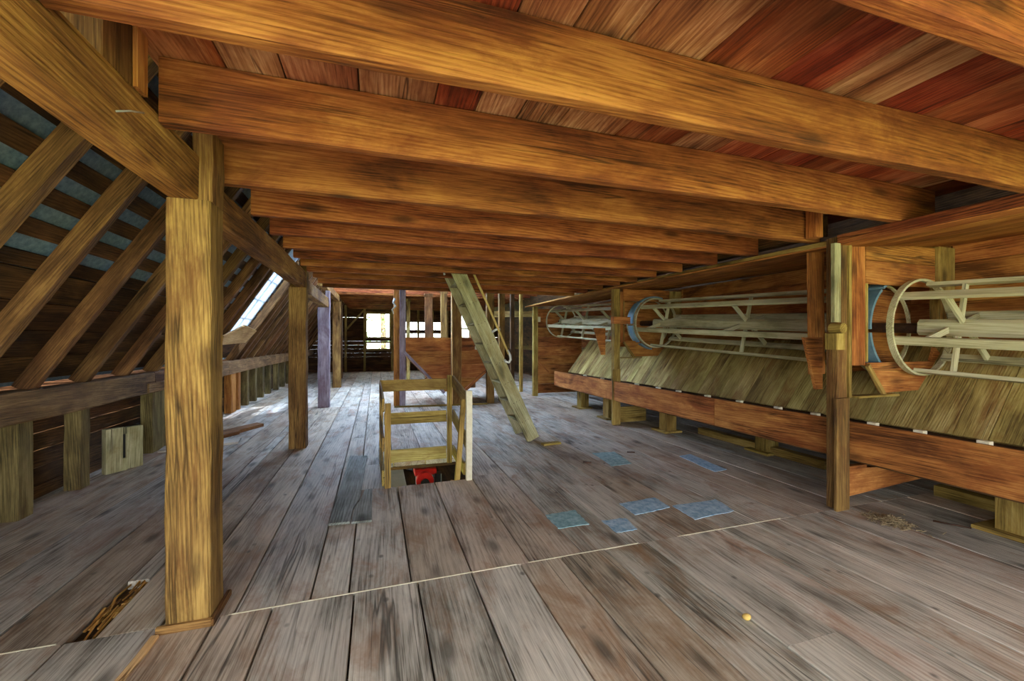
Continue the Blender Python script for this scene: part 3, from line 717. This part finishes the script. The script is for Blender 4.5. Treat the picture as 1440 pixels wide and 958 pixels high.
meta(tube('hanging_rag', 'rope', [(0.42, 9.9, 2.45), (0.38, 9.87, 2.36), (0.44, 9.86, 2.28), (0.36, 9.85, 2.2), (0.39, 9.85, 2.1)], 0.03, None, taper=0.4), 'pale rag hanging on the hopper post', 'rag')

# ------------------------------------------------------------------ things on the floor
def patch(pts, mat, label):
    c = Vector((sum(p[0] for p in pts) / 4, sum(p[1] for p in pts) / 4, 0))
    V = []; n = 8
    for j in range(n + 1):
        for i in range(n + 1):
            u, v = i / n, j / n
            p = [(1 - u) * (1 - v) * pts[0][k] + u * (1 - v) * pts[1][k] + u * v * pts[2][k] + (1 - u) * v * pts[3][k] for k in (0, 1)]
            V.append((p[0] - c.x + R.uniform(-0.006, 0.006), p[1] - c.y + R.uniform(-0.006, 0.006), 0.003 + R.uniform(0, 0.003)))
    Fc = [(j * (n + 1) + i, j * (n + 1) + i + 1, (j + 1) * (n + 1) + i + 1, (j + 1) * (n + 1) + i) for j in range(n) for i in range(n)]
    Fc = [tuple(reversed(f)) for f in Fc]
    m = len(V); V += [(x, y, 0.0) for (x, y, z) in V]
    Fc += [tuple(reversed([k + m for k in f])) for f in Fc]
    edge = [i for i in range(n)] + [n + j * (n + 1) for j in range(n)] + [(n + 1) * (n + 1) - 1 - i for i in range(n)] + [(n - j) * (n + 1) for j in range(n)]
    Fc += [(edge[k], edge[(k + 1) % len(edge)], edge[(k + 1) % len(edge)] + m, edge[k] + m) for k in range(len(edge))]
    o = mesh('tin_patch', V, Fc, mat, Matrix.Translation(c))
    meta(o, label, 'patch', 'tin patches nailed on the floor')
patch([(1.38, 3.334), (1.671, 3.35), (1.655, 3.056), (1.383, 3.062)], 'patch', 'greenish square tin patch, leftmost of the floor patches')
patch([(1.79, 3.081), (2.008, 3.069), (1.975, 2.857), (1.784, 2.854)], 'patchblue', 'small blue tin patch nearest the floor seam')
patch([(2.127, 3.354), (2.53, 3.388), (2.515, 3.141), (2.122, 3.093)], 'patchblue', 'pale blue tin patch in the middle of the row of patches')
patch([(2.553, 3.164), (3.05, 3.162), (3.001, 2.901), (2.541, 2.866)], 'patchblue', 'large bright blue tin patch toward the right chest post')
patch([(2.74, 4.97), (3.06, 4.94), (2.968, 4.41), (2.675, 4.39)], 'patch', 'dull green tin patch farthest back, near the ladder foot')
patch([(3.737, 4.494), (3.95, 4.53), (3.872, 3.854), (3.678, 3.834)], 'patchblue', 'long narrow light blue tin patch beside the bolting chest')
meta(prism('loose_board', 'greyboard', [(y, -x) for x, y in ((-0.36, 3.68), (-0.2, 3.67), (-0.19, 3.95), (-0.14, 4.2), (-0.1, 5.7), (-0.31, 5.75))], (0, 0, 0.002), (0, 1, 0), (-1, 0, 0), 0.02), 'long grey cracked board lying loose beside the floor hatch', 'board')
meta(prism('loose_board', 'greyboard', [(y, -x) for x, y in ((-0.185, 3.66), (-0.03, 3.65), (-0.03, 4.42), (-0.1, 4.42), (-0.125, 4.2), (-0.175, 3.95))], (0, 0, 0.002), (0, 1, 0), (-1, 0, 0), 0.018), 'short broken piece beside the long cracked board', 'board')
meta(prism('broken_plank', 'rafter', [(0, 0), (0.55, 0.02), (0.62, 0.1), (1.15, 0.16), (1.2, 0.36), (0.1, 0.34)], (-2.35, 7.25, 0.002), (0.55, 0.84, 0), (-0.84, 0.55, 0), 0.05), 'broken dark plank lying on the floor between the first two posts', 'plank')
meta(prism('broken_plank', 'floor', [(0, 0), (0.9, 0.0), (0.95, 0.3), (0.05, 0.32)], (-2.75, 6.75, 0.002), (0.95, 0.3, 0), (-0.3, 0.95, 0), 0.03), 'flat grey plank piece behind the nearest post', 'plank')
o = empty('notched_block', (-2.73, 6.2, 0), 'pale upright board block with a dark slot, leaning at the knee wall', 'block')
for nm, mt, x, th, (a, b_, c, d) in (('block_face', 'ladder', -2.70, 0.07, (0, 0.16, 0, 0.50)), ('block_face', 'ladder', -2.70, 0.07, (0.20, 0.36, 0.01, 0.49)), ('block_bridge', 'ladder', -2.70, 0.07, (0.16, 0.2, 0, 0.14)),
                                     ('block_bridge', 'ladder', -2.70, 0.07, (0.16, 0.2, 0.42, 0.495)), ('slot_back', 'black', -2.75, 0.02, (0.16, 0.2, 0.14, 0.42))):
    prism(nm, mt, [(c, -a), (d, -a), (d, -b_), (c, -b_)], Vector((-2.86, 5.85, 0)) + Vector((-0.8, 0.6, 0)) * (0.0 if th > 0.05 else 0.03), (0, 0, 1), (-0.6, -0.8, 0), -th, o)
o = empty('hanging_board', (-2.33, 9.2, 1.5), 'raw tan board nailed across the foot of the skylight', 'board')
hb = [p for p in ((-2.47, 8.25, 1.60), (-2.34, 8.95, 1.81), (-2.38, 9.95, 1.72), (-2.53, 9.75, 1.47), (-2.55, 8.45, 1.44))]
o0 = Vector(hb[4]); xa = Vector((0, 1, 0)); ya = Vector((1, 0, SL)).normalized()
prism('board_face', 'tan', [((Vector(p) - o0).dot(xa), (Vector(p) - o0).dot(ya)) for p in hb], o0, xa, ya, 0.03, o)
timber('board_cleat', 'tan', (-2.50, 8.6, 1.53), (-2.50, 9.6, 1.53), 0.05, 0.03, o, up=(SL, 0, -1))
o = empty('floor_cleat', (2.45, 5.6, 0), 'short yellowish drilled cleat on the floor by the ladder foot', 'cleat')
cl_ = timber('bar', 'guard', (2.27, 5.57, 0.014), (2.55, 5.60, 0.014), 0.1, 0.028, o)
for q in (0.3, 0.5, 0.7): cyl('peg_hole', 'black', (2.27 + 0.28 * q, 5.57 + 0.03 * q, 0.0285), (0, 0, 1), 0.008, 0.003, cl_, 8)
for (x, y, a, lb) in ((2.42, 4.62, 0.4, 'small dark iron pin on the floor near the ladder foot'), (3.2, 4.86, 0.5, 'small dark iron pin beside the dull green tin patch')):
    meta(timber('iron_pin', 'iron', (x, y, 0.008), (x + 0.1 * math.cos(a), y - 0.1 * math.sin(a), 0.008), 0.018, 0.014), lb, 'pin')
meta(tube('iron_bar', 'iron', [(4.38, 2.22, 0.010), (4.44, 2.12, 0.010), (4.50, 2.04, 0.010)], 0.008, None, n=6), 'thin dark iron bar on the floor beside the chest leg', 'bar')
# nut
V = []; Fc = []; n = 12
for j in range(7):
    t = math.pi * j / 6
    for k in range(n):
        a = 2 * math.pi * k / n; rr_ = 0.02 * (1 + 0.06 * math.cos(3 * a))
        V.append((rr_ * 1.25 * math.sin(t) * math.cos(a), rr_ * math.sin(t) * math.sin(a), 0.016 + 0.016 * math.cos(t)))
for j in range(6):
    for k in range(n): Fc.append((j * n + k, (j + 1) * n + k, (j + 1) * n + (k + 1) % n, j * n + (k + 1) % n))
meta(mesh('nut', V, Fc, 'nut', Matrix.Translation((1.895, 1.752, 0)), None, True), 'yellow nut shell lying on the near floor boards', 'nut')
# heap of dry debris: many short straws, uncountable
V = []; Fc = []
for i in range(420):
    r_ = abs(R.gauss(0, 0.075)); a = R.uniform(0, 6.283)
    c = Vector((r_ * math.cos(a), r_ * math.sin(a) * 1.2, max(0.004, 0.045 * math.exp(-(r_ / 0.07) ** 2) * R.uniform(0.2, 1))))
    d = Vector((R.uniform(-1, 1), R.uniform(-1, 1), R.uniform(-0.25, 0.25))).normalized() * R.uniform(0.01, 0.03)
    w = d.cross(Vector((0, 0, 1))).normalized() * 0.003; u = Vector((0, 0, 0.004)); k = len(V)
    for s1 in (-1, 1):
        for q in (w, u, -w, -u): V.append(tuple(c + d * s1 + q))
    Fc += [(k + i_, k + (i_ + 1) % 4, k + 4 + (i_ + 1) % 4, k + 4 + i_) for i_ in range(4)] + [(k + 3, k + 2, k + 1, k), (k + 4, k + 5, k + 6, k + 7)]
meta(mesh('straw_debris', V, Fc, 'debris', Matrix.Translation((4.05, 2.33, 0))), 'small heap of dry debris by the nearest chest post', 'debris', kind='stuff')
# rotten hole with splinters
o = empty('splintered_wood', (-1.41, 2.9, -0.05), 'rotten splintered gouge in the plank left of the nearest post', 'splinters')
for i in range(26):
    t = R.random(); x = -1.41 + R.uniform(-0.05, 0.05); y = 2.7 + 0.5 * t; Ls = R.uniform(0.08, 0.3)
    timber('splinter', 'splint', (x, y, -0.05 + R.uniform(0.005, 0.03) + 0.02 * t), (x + R.uniform(-0.02, 0.02), min(y + Ls, 3.23), -0.045 + R.uniform(0.0, 0.045)), R.uniform(0.006, 0.018), R.uniform(0.005, 0.012), o)

# ------------------------------------------------------------------ tree outside the far gable
def tree(x, y, rx, label):
    t = empty('tree', (x, y, -3.4), label, 'tree', 'trees outside the far gable')
    tube('trunk', 'bark', [(x, y, -3.4), (x + 0.1, y, 0), (x, y + 0.1, 3), (x + 0.1, y, 5)], 0.22, t, taper=0.4)
    V = []; Fc = []
    for i in range(1500):
        while True:
            p = Vector((R.uniform(-1, 1), R.uniform(-1, 1), R.uniform(-1, 1)))
            if p.length < 1: break
        c = Vector((p.x * rx, p.y * 1.4, 2.3 + p.z * 3.6))
        a = Vector((R.gauss(0, 1), R.gauss(0, 1), R.gauss(0, 1))).normalized() * R.uniform(0.05, 0.11)
        b_ = a.orthogonal().normalized() * a.length * 0.5; k = len(V)
        V += [tuple(c - a), tuple(c + b_), tuple(c + a), tuple(c - b_)]; Fc.append((k, k + 1, k + 2, k + 3))
    meta(mesh('foliage', V, Fc, 'leaf', Matrix.Translation((x, y, 0)), t), kind='stuff')
tree(0.4, 26, 2.2, 'leafy tree seen through the bright window of the far gable')
tree(5.2, 27, 2.8, 'leafy tree seen through the gaps above the hopper')
